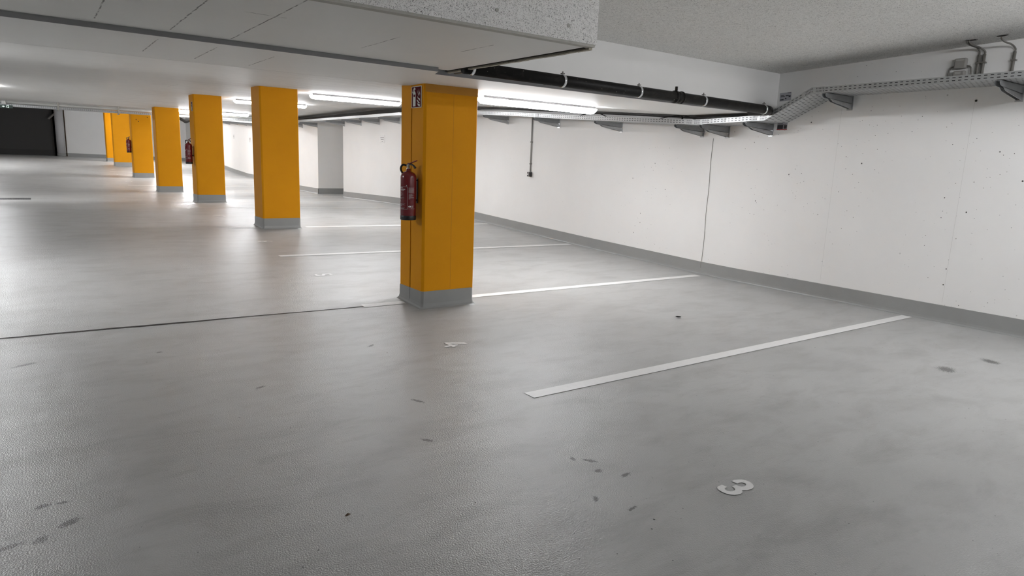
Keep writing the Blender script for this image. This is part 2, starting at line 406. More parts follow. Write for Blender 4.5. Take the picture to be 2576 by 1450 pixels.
# low slab (ceiling over the bays), with its edges
bm = B(); yc = [None, 6.1, 8.7, 11.29, 14, 16.79, 19.5, 22.29, YFAR]
xa = [XL_, -1, 0, 1, 2, 2.74, 2.80, 4, 5, 6, XW + 2]
rows = [[(x, edgeY(x) if y is None else y, cz(5 if y is None else y)) for x in xa] for y in yc]
v = [[bm.verts.new(q) for q in r] for r in rows]
for j in range(len(rows) - 1):
    for i in range(len(xa) - 1): bm.faces.new((v[j][i], v[j + 1][i], v[j + 1][i + 1], v[j][i + 1]))
struct(link('ceiling', bm, 'slab'), 'white painted concrete soffit with board marks over the parking bays')
# face of the slab toward the camera: grey coated lip below, white above, and far face
bm = B()
for i in range(len(xa) - 1):
    a, b_ = xa[i], xa[i + 1]
    quad(bm, [(a, edgeY(a), 2.173), (b_, edgeY(b_), 2.173), (b_, edgeY(b_), 2.232), (a, edgeY(a), 2.232)], 0)
    quad(bm, [(a, edgeY(a), 2.232), (b_, edgeY(b_), 2.232), (b_, edgeY(b_), 2.9), (a, edgeY(a), 2.9)], 1)
struct(link('wall_slab_face', bm, ['edge', 'wall']), 'white slab face with grey lower lip above the pipe')
# upper ceiling near the camera (wood wool), and the high ceiling far away
bm = B()
quad(bm, [(XL_, YN, upz(YN)), (XL_, 5.4, upz(5.4)), (XW + .1, 5.4, upz(5.4)), (XW + .1, YN, upz(YN))])
struct(link('ceiling', bm, 'woolc'), 'grey wood wool ceiling boards over the near aisle')
bm = B(); quad(bm, [(XL_, YFAR, 3.32), (XL_, YB + .1, 3.32), (XW + 2, YB + .1, 3.32), (XW + 2, YFAR, 3.32)])
quad(bm, [(XL_, YFAR, cz(YFAR)), (XL_, YFAR, 3.32), (XW + 2, YFAR, 3.32), (XW + 2, YFAR, cz(YFAR))])
struct(link('ceiling', bm, 'wallfar'), 'higher white ceiling at the far end')

# walls
def yrun(a, b, st=.5):
    n = max(1, int((b - a) / st)); return [a + (b - a) * i / n for i in range(n + 1)]
bm = B(); YA, YBk, XN = 19.56, 21.75, XW + 1.45       # recess in the right wall
def wallstrip(bm, x, y0, y1, flip=False):
    for a, b_ in zip(yrun(y0, y1), yrun(y0, y1)[1:]):
        quad(bm, [(x, a, fz(x, a) - .05), (x, b_, fz(x, b_) - .05), (x, b_, 3.5), (x, a, 3.5)])
wallstrip(bm, XW, YN, YA); wallstrip(bm, XW, YBk, YB); wallstrip(bm, XN, YA, YBk)
for y in (YA, YBk): quad(bm, [(XW, y, -.1), (XN, y, -.1), (XN, y, 3.5), (XW, y, 3.5)])
struct(link('wall_right', bm, 'wall'), 'long white concrete wall with small pits and one recess')
bm = B(); XG = 1.25
quad(bm, [(XG, YB, .6), (XW + .02, YB, .6), (XW + .02, YB, 3.4), (XG, YB, 3.4)])
quad(bm, [(XL_, YB, .6), (-6.5, YB, .6), (-6.5, YB, 3.4), (XL_, YB, 3.4)]); 
struct(link('wall_back', bm, 'wallfar'), 'white end wall beyond the last columns')
bm = B(); quad(bm, [(XL_, YN, -.1), (XL_, YB, -.1), (XL_, YB, 3.5), (XL_, YN, 3.5)]); struct(link('wall_left', bm, 'wallfar'))
bm = B(); quad(bm, [(XL_, YN, -.1), (XW, YN, -.1), (XW, YN, 3.5), (XL_, YN, 3.5)]); struct(link('wall_front', bm, 'wallfar'))
# unlit opening left of the round column, its darkness painted on a flat panel
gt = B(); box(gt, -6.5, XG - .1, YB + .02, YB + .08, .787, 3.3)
gt = link('unlit_opening', gt, 'shade_panel'); struct(gt, 'unlit opening in the end wall, its darkness painted on a flat panel')
bm = B(); box(bm, -6.5, XG - .1, YB - .03, YB + .02, .787, 1.12); link('dark_base_band', bm, 'shade_band', gt)

# skirting (painted grey, coved at the foot)
def skirt(name, x, y0, y1, h=.176, d=.012):
    bm = B(); R_ = yrun(y0, y1, .5); prof = [(.034, -.006), (.034, .001), (.022, .006), (.015, .018), (d, .04), (d, h), (0, h)]
    rs = [[bm.verts.new((x - a, y, fz(x, y) + z)) for a, z in prof] for y in R_]
    for p, q in zip(rs, rs[1:]):
        for k in range(len(prof) - 1): bm.faces.new((p[k], p[k + 1], q[k + 1], q[k]))
    return link(name, bm, 'skirt')
struct(skirt('baseboard_right', XW, YN, YA), 'grey painted skirting along the right wall')
struct(skirt('baseboard_right', XW, YBk, YB), 'grey painted skirting on the wall beyond the recess')
bm = B(); z = fz(8.4, YBk); box(bm, XW + .0, XN, YBk - .012, YBk + .05, z - .05, z + .176); struct(link('baseboard_recess', bm, 'skirt'))
bm = B()
for a, b_ in zip(yrun(XG, XW), yrun(XG, XW)[1:]):
    quad(bm, [(a, YB - .012, fz(a, YB) - .02), (b_, YB - .012, fz(b_, YB) - .02), (b_, YB - .012, fz(b_, YB) + .175), (a, YB - .012, fz(a, YB) + .175)])
    quad(bm, [(a, YB - .012, fz(a, YB) + .175), (b_, YB - .012, fz(b_, YB) + .175), (b_, YB, fz(b_, YB) + .175), (a, YB, fz(a, YB) + .175)])
struct(link('baseboard_back', bm, 'skirt'), 'grey painted skirting along the end wall')

# joints and seams
bm = B(); n = 60; pts = [(-9 + i * (X0 + 9.0) / n) for i in range(n + 1)]
jy = lambda x: (6.18 - (x + .29) * .035 if x < 2.5 else 6.083) + .004 * math.sin(x * 5) + .003 * math.sin(x * 17)
jw = lambda x: .011 + .004 * math.sin(x * 2.3) + (.003 if x < 1 else 0)
for a, b_ in zip(pts, pts[1:]):
    if a > 2.56: wa = wb = .004
    else: wa, wb = jw(a), jw(b_)
    quad(bm, [(a, jy(a) - wa, fz(a, jy(a)) + .0025), (b_, jy(b_) - wb, fz(b_, jy(b_)) + .0025), (b_, jy(b_) + wb, fz(b_, jy(b_)) + .0025), (a, jy(a) + wa, fz(a, jy(a)) + .0025)])
struct(link('trim_1', bm, 'joint'), 'thin dark expansion joint across the floor')
bm = B()
zs = [fz(XW, 6.05) + .09 + i * .05 for i in range(37)]
for a, b_ in zip(zs, zs[1:]):
    ya, yb = 6.053 + .004 * math.sin(a * 9), 6.053 + .004 * math.sin(b_ * 9)
    quad(bm, [(XW - .0135 if a < .19 else XW - .003, ya - .004, a), (XW - .0135 if a < .19 else XW - .003, ya + .004, a), (XW - .0135 if a < .15 else XW - .003, yb + .004, b_), (XW - .0135 if a < .15 else XW - .003, yb - .004, b_)])
struct(link('trim_2', bm, 'seam'), 'thin vertical expansion seam in the right wall')
for nm, y in (('trim_3', 4.28), ('trim_4', 2.93)):
    bm = B(); quad(bm, [(XW - .002, y - .0012, .2), (XW - .002, y + .0012, .2), (XW - .002, y + .0012, 2.25), (XW - .002, y - .0012, 2.25)])
    struct(link(nm, bm, simple('faint_panel_seam', (.66, .655, .64), .8)), 'faint vertical formwork seam')
bm = B()                                            # dark seal between soffit and right wall; taller far part is painted shade
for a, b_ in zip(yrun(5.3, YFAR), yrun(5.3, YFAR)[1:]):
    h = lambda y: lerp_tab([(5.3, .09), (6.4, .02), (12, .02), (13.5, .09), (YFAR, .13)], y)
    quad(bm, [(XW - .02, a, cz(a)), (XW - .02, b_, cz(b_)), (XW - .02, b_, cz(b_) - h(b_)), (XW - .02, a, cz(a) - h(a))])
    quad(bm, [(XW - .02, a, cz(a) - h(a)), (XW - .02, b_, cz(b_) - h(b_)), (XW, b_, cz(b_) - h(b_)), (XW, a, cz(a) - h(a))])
struct(link('trim_5', bm, simple('dark_seal_and_shade', (.045, .042, .038), .8)), 'dark seal strip between soffit and right wall, its taller far part painted as shade')

# ------------------------------------------------------------------ boxed bulkhead hanging at the top of the picture
bk = empty('bulkhead', (2.93, 3.27, 2.206), 'boxed bulkhead under the near ceiling, wood wool front and smooth white underside', 'bulkhead')
def LB(bm): 
    for v_ in bm.verts: v_.co -= Vector((2.93, 3.27, 2.206))
    return bm
BX, BY, BZ = 2.935, 3.27, 2.206
bm = B(); prism(bm, [(XL_ + .01, BY + .06), (BX - .05, BY + .06), (BX - .05, 5.03), (2.79, 5.03), (2.73, edgeY(2.73) - .004), (-1, edgeY(-1) - .004), (XL_ + .01, edgeY(-1) - .004)], lambda a, b_: (a, b_, BZ), lambda a, b_: (a, b_, BZ + .03)); bmesh.ops.recalc_face_normals(bm, faces=bm.faces); link('soffit_panel', LB(bm), 'panel', bk)
bm = B(); box(bm, XL_ + .01, BX, BY, BY + .05, BZ + .012, 2.763); link('front_board', LB(bm), 'wool', bk)
for fx, fz_ in ((2.70, 2.30), (2.18, 2.31), (1.55, 2.33)):
    bm = B(); tube(bm, [(fx, BY - .003, fz_), (fx, BY + .004, fz_)], .011, 14); link('fixing_washer', LB(bm), 'trimg', bk)
bm = B(); box(bm, BX - .045, BX, BY + .05, edgeY(3) - .01, BZ + .03, 2.684); link('side_board', LB(bm), 'wool', bk)
bm = B(); box(bm, XL_ + .01, BX - .01, BY + .004, BY + .058, BZ - .002, BZ + .012); link('bottom_edge_strip', LB(bm), 'trimg', bk)
bm = B()
n = 40
for i in range(n):
    y0, y1 = BY + .07 + i * (edgeY(3) - .02 - BY - .07) / n, BY + .07 + (i + 1) * (edgeY(3) - .02 - BY - .07) / n
    wv = .012 + .010 * R.random()
    box(bm, BX - .045, BX - .045 + wv, y0, y1, BZ - .004, BZ + .028)
link('side_gap', LB(bm), 'gap', bk)
bm = B()
for i in range(n):
    y0, y1 = BY + .04 + i * (edgeY(3) - .02 - BY - .04) / n, BY + .04 + (i + 1) * (edgeY(3) - .02 - BY - .04) / n
    box(bm, BX - .03 + .006 * R.random(), BX + .002 * R.random(), y0, y1, BZ - .012 - .003 * R.random(), BZ + .03)
link('side_cut_edge', LB(bm), 'woolside', bk)

# ------------------------------------------------------------------ columns
CG = 'yellow columns along the parking row'
cols = [  # x left, front y, width, floor z, top z, label
    (3.075, 5.79, .595, 'nearest yellow column, split by a dark joint, with extinguisher sign at its top'),
    (3.050, 11.29, .612, 'second yellow column from the camera, plain with grey foot'),
    (3.085, 16.79, .610, 'third yellow column, with an extinguisher and narrow sign on its left side'),
    (3.055, 22.29, .648, 'fourth yellow column, plain, just in front of the cross cable tray'),
    (3.037, 27.79, .644, 'fifth yellow column, crossed at the top by the cable tray, small holes near its head'),
    (2.943, 33.29, .640, 'sixth yellow column, behind the third extinguisher'),
    (2.894, 36.04, .600, 'farthest yellow column, half hidden behind the sixth')]
for i, (cx, cy, cw, lab) in enumerate(cols):
    zf = fz(cx + .3, cy) - .01; zt = (cz(cy) if cy < YFAR else 3.30) + .01; D = .515; ch = .022
    if i == 0: D = .505
    c = empty('column', (cx + cw / 2, cy + D / 2, zf), lab, 'column', CG)
    def off(bm):
        for v_ in bm.verts: v_.co -= Vector((cx + cw / 2, cy + D / 2, zf))
        return bm
    zs_ = zf + .176
    pl = [(cx + ch, cy), (cx + cw - ch * .4, cy), (cx + cw, cy + ch * .4), (cx + cw, cy + D - ch), (cx + cw - ch, cy + D), (cx + ch, cy + D), (cx, cy + D - ch)]
    if i == 0:
        j = .009; jy0 = cy + .262
        pl += [(cx, jy0 + j), (cx + .045, jy0 + j), (cx + .045, jy0 - j), (cx, jy0 - j)]
    pl += [(cx, cy + ch)]
    bm = B(); prism(bm, pl, lambda a, b_: (a, b_, zs_), lambda a, b_: (a, b_, zt)); bmesh.ops.recalc_face_normals(bm, faces=bm.faces)
    sh = link('shaft', off(bm), 'col', c)
    if i == 0:                                         # filler in the joint and a faint front seam
        bm = B(); box(bm, cx + .03, cx + .046, jy0 - j, jy0 + j, zs_, zt); link('joint_filler', off(bm), 'slit', c)
        bm = B(); box(bm, cx + .318, cx + .3203, cy - .0006, cy + .004, zs_ + .02, zt - .09); link('front_seam', off(bm), simple('faint_seam_paint', (.48, .19, .004), .7), c)
        bm = B()
        xx = cx + .01
        prv = None
        for q in range(30):
            x1 = cx + .01 + (cw - .015) * (q + 1) / 30; box(bm, xx, x1, cy - .003, cy + .003, zt - .085 + .002 * R.random(), zt); xx = x1
        link('top_band', off(bm), simple('ochre_top_band', (.50, .215, .008), .6, var=.08), c)
    # coved grey foot
    bm = B(); e = 1.0
    fp = [(cx, cy), (cx + cw, cy), (cx + cw, cy + D), (cx, cy + D)]
    prof = [(.032, -.003), (.020, .005), (.010, .020), (.005, .05), (.004, .176), (-.01, .178)]
    rings = []
    for a, z in prof:
        ring = []
        for (sx, sy) in ((-1, -1), (1, -1), (1, 1), (-1, 1)):
            X_ = (cx if sx < 0 else cx + cw) + sx * a; Y_ = (cy if sy < 0 else cy + D) + sy * a; k = .02
            if (sx, sy) in ((-1, -1), (1, 1)): a1, a2 = (X_, Y_ - sy * k), (X_ - sx * k, Y_)
            else: a1, a2 = (X_ - sx * k, Y_), (X_, Y_ - sy * k)
            for q in (a1, a2):
                gz = fz(q[0], q[1]); zz = gz + z + .002 if z < .1 else zf + .01 + z
                ring.append(bm.verts.new((q[0], q[1], zz)))
        rings.append(ring)
    for r0, r1 in zip(rings, rings[1:]):
        for k in range(8): bm.faces.new((r0[k], r0[(k + 1) % 8], r1[(k + 1) % 8], r1[k]))
    link('painted_foot', off(bm), 'skirt', c)
    if i == 0:
        bm = B(); box(bm, cx - .008, cx + .004, jy0 - .006, jy0 + .006, zf + .03, zf + .18); link('foot_joint', off(bm), simple('pale_joint_sealant', (.36, .36, .35), .7), c)
    if i == 4:
        bm = B()
        for (hx, hz) in ((.17, 2.42), (.24, 2.36), (.53, 2.52)): tube(bm, [(cx + hx, cy - .002, hz), (cx + hx, cy + .01, hz)], .017, 8)
        link('drill_hole', off(bm), 'slit', c)
# round column at the far end
rc = empty('round_column', (1.42, 43.95, .787), 'pale grey round column at the right edge of the dark opening', 'column')
bm = B(); lathe(bm, [(.19, 0), (.19, 2.6)], 28); link('shaft', bm, 'bluegrey', rc, True)
bm = B(); lathe(bm, [(.20, 0), (.20, .17)], 28); link('painted_foot', bm, 'skirt', rc, True)
bm = B(); tube(bm, [(-.45, 0, 1.95), (-.05, -.02, 2.35)], .05, 8); link('brace', bm, 'dgrey', rc)
bm = B(); box(bm, 1.66, 1.70, YB - .05, YB, .787, 3.3); struct(link('trim_6', bm, 'slit'), 'dark vertical joint right of the round column')

# ------------------------------------------------------------------ luminaires
def luminaire(x0, y, ztop, label, group, length=1.72, mat='lamp'):
    Lh = length / 2; o = empty('luminaire', (x0 + Lh, y, ztop), label, 'ceiling light', group)
    bm = B(); box(bm, -Lh + .02, Lh - .02, -.056, .056, -.040, 0); bevel(bm, .004, 1); link('housing', bm, 'body', o)
    bm = B()
    prof = [(-.058, -.034), (-.058, -.050), (-.048, -.078), (-.026, -.094), (0, -.098), (.026, -.094), (.048, -.078), (.058, -.050), (.058, -.034)]
    st = [(-Lh, .55), (-Lh + .025, .93), (-Lh + .06, 1), (Lh - .06, 1), (Lh - .025, .93), (Lh, .55)]
    rs = [[bm.verts.new((x, a * (.8 + .2 * s), -.034 + (b_ + .034) * s)) for a, b_ in prof] for x, s in st]
    for p, q in zip(rs, rs[1:]):
        for k in range(len(prof) - 1): bm.faces.new((p[k], q[k], q[k + 1], p[k + 1]))
        bm.faces.new((p[0], p[-1], q[-1], q[0]))
    bm.faces.new(list(reversed(rs[0]))); bm.faces.new(rs[-1]); bmesh.ops.recalc_face_normals(bm, faces=bm.faces)
    link('diffuser', bm, mat, o)
    for s in (-.55, .6):
        bm = B(); box(bm, s * Lh - .03, s * Lh + .03, -.062, .062, -.034, -.006); link('mounting_clip', bm, 'body', o)
    return o
LG = 'long batten lights across the bays'
luminaire(4.14, 6.50, cz(6.5) + .004, 'long lit batten light right of the nearest column', LG)
luminaire(4.10, 11.95, cz(11.9), 'long lit batten light seen just left of the nearest column', LG)
luminaire(4.06, 17.20, cz(17.2), 'lit batten light half hidden behind the second column', LG)
luminaire(3.72, 22.48, cz(22.5), 'lit batten light farthest back, cut by the third column', LG, 2.0)
AG = 'batten lights outside the picture'
luminaire(5.0, 1.0, upz(1.1) - .004, 'lit batten light above the near bay, outside the picture', AG, mat='lampnear')
luminaire(4.9, -4.3, upz(-4.3) - .004, 'added fill light behind the camera, nearest to the front wall', AG, mat='lampmid')  # added lamp, brightens surfaces that face the camera; no fixture known there
luminaire(-2.28, 7.75, cz(7.75), 'lit batten light over the aisle left of the picture, nearer one', AG, mat='lampmid')
luminaire(-2.2, 18.8, cz(18.8), 'lit batten light over the aisle left of the picture, farther one', AG, mat='lampmid')
luminaire(4.2, 27.9, 3.30, 'lit batten light above the far bays, hidden behind the slab edge', AG, mat='lampfar')
luminaire(4.2, 35.5, 3.30, 'lit batten light near the end wall, hidden behind the slab edge', AG, mat='lampfar')
luminaire(-3.2, 31.5, 3.30, 'lit batten light over the far aisle, hidden behind the slab edge', AG, mat='lampfar')

# ------------------------------------------------------------------ fire extinguishers
def on_cyl(r, ang, z): return (r * math.cos(ang), r * math.sin(ang), z)
def cyl_patch(bm, r, a0, a1, z0, z1, mi=0):
    n = max(1, int(abs(a1 - a0) / .12)); rows = []
    for k in range(n + 1):
        a = a0 + (a1 - a0) * k / n; rows.append((bm.verts.new(on_cyl(r, a, z0)), bm.verts.new(on_cyl(r, a, z1))))
    for p, q in zip(rows, rows[1:]): bm.faces.new((p[0], q[0], q[1], p[1])).material_index = mi
def extinguisher(loc, label):
    o = empty('fire_extinguisher', loc, label, 'fire extinguisher', 'red fire extinguishers hung on the columns'); r = .076; D_ = math.radians
    bm = B(); lathe(bm, [(r - .004, .030), (r, .036), (r, .405), (r * .985, .420), (r * .91, .438), (r * .74, .453), (r * .48, .463), (.026, .467), (.021, .472), (.020, .492)], 32)
    link('cylinder', bm, 'red', o, True)
    bm = B(); lathe(bm, [(r - .004, .0), (r + .001, .004), (r + .001, .042), (r - .001, .045)], 32); link('foot_ring', bm, 'black', o, True)
    bm = B(); lathe(bm, [(.017, .488), (.017, .503), (.012, .506), (.012, .520), (.015, .523), (.013, .535)], 16)
    tube(bm, [(0, .0, .520), (-.005, .040, .520)], .009, 8); box(bm, -.010, .010, -.014, .012, .515, .538); link('valve', bm, 'brass', o, True)
    turn = lambda q: bmesh.ops.rotate(q, verts=q.verts, cent=(0, 0, 0), matrix=Matrix.Rotation(D_(22), 3, 'Z'))
    bm = B(); box(bm, -.011, .011, -.004, .004, 0, .13)   # squeeze lever, red
    bmesh.ops.rotate(bm, verts=bm.verts, cent=(0, 0, 0), matrix=Matrix.Rotation(D_(71), 3, 'X')); bmesh.ops.translate(bm, verts=bm.verts, vec=(0, .018, .530)); turn(bm)
    bevel(bm, .0025, 1); link('lever', bm, 'redp', o)
    bm = B(); tube(bm, curve_pts([(0, .008, .538), (0, -.030, .536), (0, -.062, .522), (0, -.086, .502)], 5), [.009] * 10 + [.010] * 5 + [.012], 8); turn(bm); link('carry_handle', bm, 'black', o, True)
    bm = B(); tube(bm, curve_pts([(-.010, .030, .522), (-.034, .046, .528), (-.048, .060, .508), (-.046, .070, .478), (-.020, .086, .440), (-.010, .092, .39), (-.010, .094, .22), (-.010, .092, .10)], 6), .010, 10); link('hose', bm, 'black', o, True)
    bm = B(); box(bm, .092, .099, -.010, .010, .16, .40); box(bm, .070, .094, -.012, .012, .376, .386); box(bm, .074, .094, -.016, .016, .18, .20); link('wall_bracket', bm, 'black', o)
    e = r + .0008                                        # printed frame and text rows
    bm = B(); a0, a1, z0, z1, t = D_(118), D_(238), .105, .322, .0035; dt = t / r
    cyl_patch(bm, e, a0, a1, z0, z0 + t); cyl_patch(bm, e, a0, a1, z1 - t, z1); cyl_patch(bm, e, a1 - dt, a1, z0, z1); cyl_patch(bm, e, a0, a0 + dt, z0, z1)
    for k, (za, zb_, l) in enumerate([(.307, .313, 40), (.292, .300, 58), (.284, .290, 50), (.268, .271, 30), (.262, .2645, 26), (.249, .2525, 40), (.238, .2405, 26), (.232, .234, 22),
                                      (.214, .2165, 50), (.206, .208, 24), (.180, .192, 10), (.172, .1745, 10), (.158, .160, 60), (.152, .154, 52), (.146, .148, 60), (.140, .142, 34), (.134, .136, 30), (.118, .120, 56), (.112, .114, 50)]):
        cyl_patch(bm, e, D_(162), D_(162 + l), za, zb_)
    for k in range(13): cyl_patch(bm, e, D_(245), D_(245 + 46 - (k % 3) * 3), .312 - k * .0042, .3138 - k * .0042)
    for k in range(11): cyl_patch(bm, e, D_(246), D_(246 + (38, 26, 30, 44, 34, 20, 42, 40, 46, 14, 10)[k]), .250 - k * .0046, .2518 - k * .0046)
    cyl_patch(bm, e, D_(243), D_(294), .1105, .1125); cyl_patch(bm, e, D_(262), D_(276), .117, .119)
    link('printed_text', bm, 'label', o)
    bm = B()                                            # test mark disc and CE mark
    n = 14; c0 = D_(254); bm2 = B()
    for k in range(n):
        a, b_ = 2 * math.pi * k / n, 2 * math.pi * (k + 1) / n
        if k in (3, 10): continue
        f = lambda t_, q: on_cyl(e, c0 + q * .013 * math.cos(t_) / r, .132 + q * .009 * math.sin(t_))
        bm.faces.new([bm.verts.new(f(a, 1)), bm.verts.new(f(b_, 1)), bm.verts.new(f(b_, .25)), bm.verts.new(f(a, .25))])
    link('test_mark', bm, 'lwhite', o); bm = bm2
    for c0, e2 in ((D_(272), False), (D_(281), True)):
        for k in range(8):
            a, b_ = D_(60 + k * 30), D_(60 + (k + 1) * 30)
            f = lambda t_, q: on_cyl(e, c0 + q * math.cos(t_) / r, .132 + q * math.sin(t_))
            bm.faces.new([bm.verts.new(f(a, .0085)), bm.verts.new(f(b_, .0085)), bm.verts.new(f(b_, .0065)), bm.verts.new(f(a, .0065))])
        if e2: cyl_patch(bm, e, c0 - .07, c0 + .02, .131, .133)
    link('ce_mark', bm, 'lwhite', o)
    bm = B(); cyl_patch(bm, e, D_(228), D_(233), .328, .336); link('flame_mark', bm, 'lwhite', o)
    return o
extinguisher((2.972, 5.905, .885), 'large red fire extinguisher on the left side of the nearest column')
extinguisher((2.985, 17.02, 1.139), 'red fire extinguisher hanging on the left side of the third column')
extinguisher((2.945, 28.02, 1.255), 'small distant red fire extinguisher on the fifth column')

# extinguisher sign: dark red plate with white border, cylinder and flames
def ext_sign(x, yc_, zc_, wd, ht, label):
    o = empty('fire_extinguisher_sign', (x, yc_, zc_), label, 'sign', 'fire extinguisher signs on column sides')
    # local: plate in the YZ plane facing -X; u runs to the reader's right (= -Y), v up
    def P_(u, v_, d): return (-d, -u * wd / 2, v_ * ht / 2)
    def poly(bm, pts, d=.0052): bm.faces.new([bm.verts.new(P_(a, b_, d)) for a, b_ in pts])
    bm = B(); box(bm, -.003, 0, -wd / 2, wd / 2, -ht / 2, ht / 2); link('plate', bm, 'signw', o)
    bm = B(); box(bm, -.004, -.002, -wd / 2 * .91, wd / 2 * .91, -ht / 2 * .94, ht / 2 * .94); link('red_field', bm, 'sign', o)
    bm = B()
    poly(bm, [(-.66, -.86), (-.13, -.86), (-.13, .36), (-.24, .50), (-.36, .56), (-.36, .64), (-.18, .70), (-.16, .80), (-.30, .84), (-.38, .90), (-.50, .84), (-.50, .56), (-.66, .40)])
    poly(bm, [(-.50, .84), (-.66, .66), (-.80, .44), (-.76, .36), (-.68, .40), (-.60, .60), (-.50, .72)])
    for s, (cx_, cy_) in enumerate([(.30, .50), (.52, .62)]):
        poly(bm, [(cx_ - .04, cy_ + .12), (cx_ + .06, cy_ - .10), (cx_ + .22, cy_ - .30), (cx_ + .30 - s * .1, cy_ - .48), (cx_ + .12 - s * .02, cy_ - .34), (cx_, cy_ - .12)])
    poly(bm, [(.24, .10), (.40, -.08), (.72, -.16), (.76, -.40), (.52, -.26), (.30, -.12)])
    poly(bm, [(.14, -.24), (.30, -.30), (.54, -.48), (.70, -.52), (.66, -.62), (.44, -.60), (.22, -.40), (.10, -.30)])
    poly(bm, [(.20, -.54), (.38, -.66), (.60, -.68), (.74, -.72), (.74, -.88), (.56, -.88), (.32, -.76)])
    link('pictogram', bm, 'signw', o)
    bm = B(); poly(bm, [(-.54, .02), (-.22, .02), (-.22, .24), (-.54, .24)], .0058); link('pictogram_label', bm, 'sign', o)
    return o
ext_sign(3.072, 5.945, 2.056, .205, .200, 'dark red extinguisher sign with white border at the top of the nearest column')
ext_sign(3.082, 16.94, 2.425, .16, .20, 'small extinguisher sign seen edge-on on the third column')

# ------------------------------------------------------------------ parking lines
def fline(bm, x0, y0, x1, y1, wd, dz=.003, skew=0.0):
    n = max(2, int((x1 - x0) / .25))
    for k in range(n):
        a, b_ = k / n, (k + 1) / n; q = []
        for t, s in ((a, -1), (b_, -1), (b_, 1), (a, 1)):
            x, y = x0 + (x1 - x0) * t, y0 + (y1 - y0) * t + s * wd / 2; q.append((x, y, fz(x, y) + dz))
        quad(bm, q)
PL = 'white parking bay lines'
lines = [([(2.515, 3.252, 7.606, 3.222)], 'nearest white bay line, running from the front of the aisle to the right wall'),
         ([(2.581, 6.095, 3.03, 6.09), (3.67, 6.066, 7.522, 5.985)], 'white bay line that passes through the nearest column'),
         ([(2.559, 8.770, 7.60, 8.852)], 'white bay line right behind the nearest column, above numeral 5'),
         ([(2.556, 11.455, 3.03, 11.455), (3.80, 11.43, 7.627, 11.51)], 'white bay line through the second column'),
         ([(2.607, 14.41, 7.65, 14.25)], 'white bay line crossing just behind the second column'),
         ([(2.55, 17.02, 3.06, 17.02), (3.75, 17.03, 7.66, 17.02)], 'white bay line through the third column'),
         ([(2.566, 19.75, 7.70, 19.83)], 'white bay line ending before the wall recess'),
         ([(2.55, 22.50, 3.03, 22.50), (3.77, 22.50, 7.66, 22.52)], 'white bay line through the fourth column'),
         ([(2.554, 25.25, 7.62, 25.28)], 'white bay line beyond the fourth column'),
         ([(2.55, 28.03, 3.0, 28.03), (3.74, 28.03, 7.62, 28.05)], 'white bay line through the fifth column'),
         ([(2.528, 30.71, 7.62, 30.88)], 'white bay line beyond the fifth column'),
         ([(2.50, 33.50, 2.93, 33.50), (3.63, 33.55, 7.62, 33.60)], 'farthest white bay line, through the sixth column')]
for segs, lab in lines:
    if len(segs) == 1:
        bm = B(); fline(bm, *segs[0], .107); tag(link('parking_line', bm, 'line'), lab, 'road marking', PL)
    else:
        o = empty('parking_line', (0, 0, 0), lab, 'road marking', PL)
        for s in segs: bm = B(); fline(bm, *s, .107); link('line_stretch', bm, 'line', o)

# bay numerals painted on the floor (up = +X, reader's right = -Y)
NG = 'bay numbers painted on the floor'
def numeral_poly(polys, label):
    bm = B()
    for p in polys:
        f = bm.faces.new([bm.verts.new((x, y, fz(x, y) + .003)) for x, y in p])
    bm.normal_update(); bmesh.ops.triangulate(bm, faces=bm.faces); bm.normal_update()
    for f in bm.faces:
        if f.normal.z < 0: f.normal_flip()
    tag(link('bay_number', bm, 'line'), label, 'road marking', NG)
three = [(2.654, 1.797), (2.675, 1.799), (2.694, 1.792), (2.712, 1.783), (2.724, 1.766), (2.727, 1.745), (2.719, 1.724), (2.704, 1.708), (2.688, 1.700), (2.666, 1.697), (2.644, 1.700), (2.628, 1.708), (2.621, 1.714),
         (2.606, 1.700), (2.585, 1.695), (2.565, 1.697), (2.548, 1.704), (2.533, 1.718), (2.525, 1.735), (2.523, 1.758), (2.528, 1.780), (2.538, 1.792), (2.549, 1.798), (2.583, 1.798), (2.586, 1.771), (2.566, 1.770),
         (2.556, 1.762), (2.553, 1.748), (2.560, 1.736), (2.573, 1.730), (2.590, 1.731), (2.601, 1.738), (2.607, 1.748), (2.610, 1.762), (2.640, 1.762), (2.642, 1.748), (2.650, 1.737), (2.664, 1.731), (2.680, 1.733), (2.691, 1.742), (2.693, 1.755), (2.686, 1.764), (2.672, 1.768), (2.658, 1.767)]
numeral_poly([three], 'white number 3 on the floor, nearest to the camera')
four = [(2.802, 4.482), (2.806, 4.512), (2.803, 4.535), (2.690, 4.588), (2.674, 4.600), (2.650, 4.597), (2.650, 4.516), (2.598, 4.510), (2.596, 4.474), (2.650, 4.478), (2.650, 4.452), (2.682, 4.455), (2.682, 4.480), (2.722, 4.480), (2.722, 4.506), (2.684, 4.512), (2.684, 4.552)]
numeral_poly([four], 'white number 4 on the floor before the nearest column')
def arc(cx_, cy_, rx_, ry_, a0, a1, n=10): return [(cx_ + rx_ * math.cos(math.radians(a0 + (a1 - a0) * k / n)), cy_ + ry_ * math.sin(math.radians(a0 + (a1 - a0) * k / n))) for k in range(n + 1)]
y5 = 7.535                                             # flag bar at the far (+X) end, bowl toward the aisle
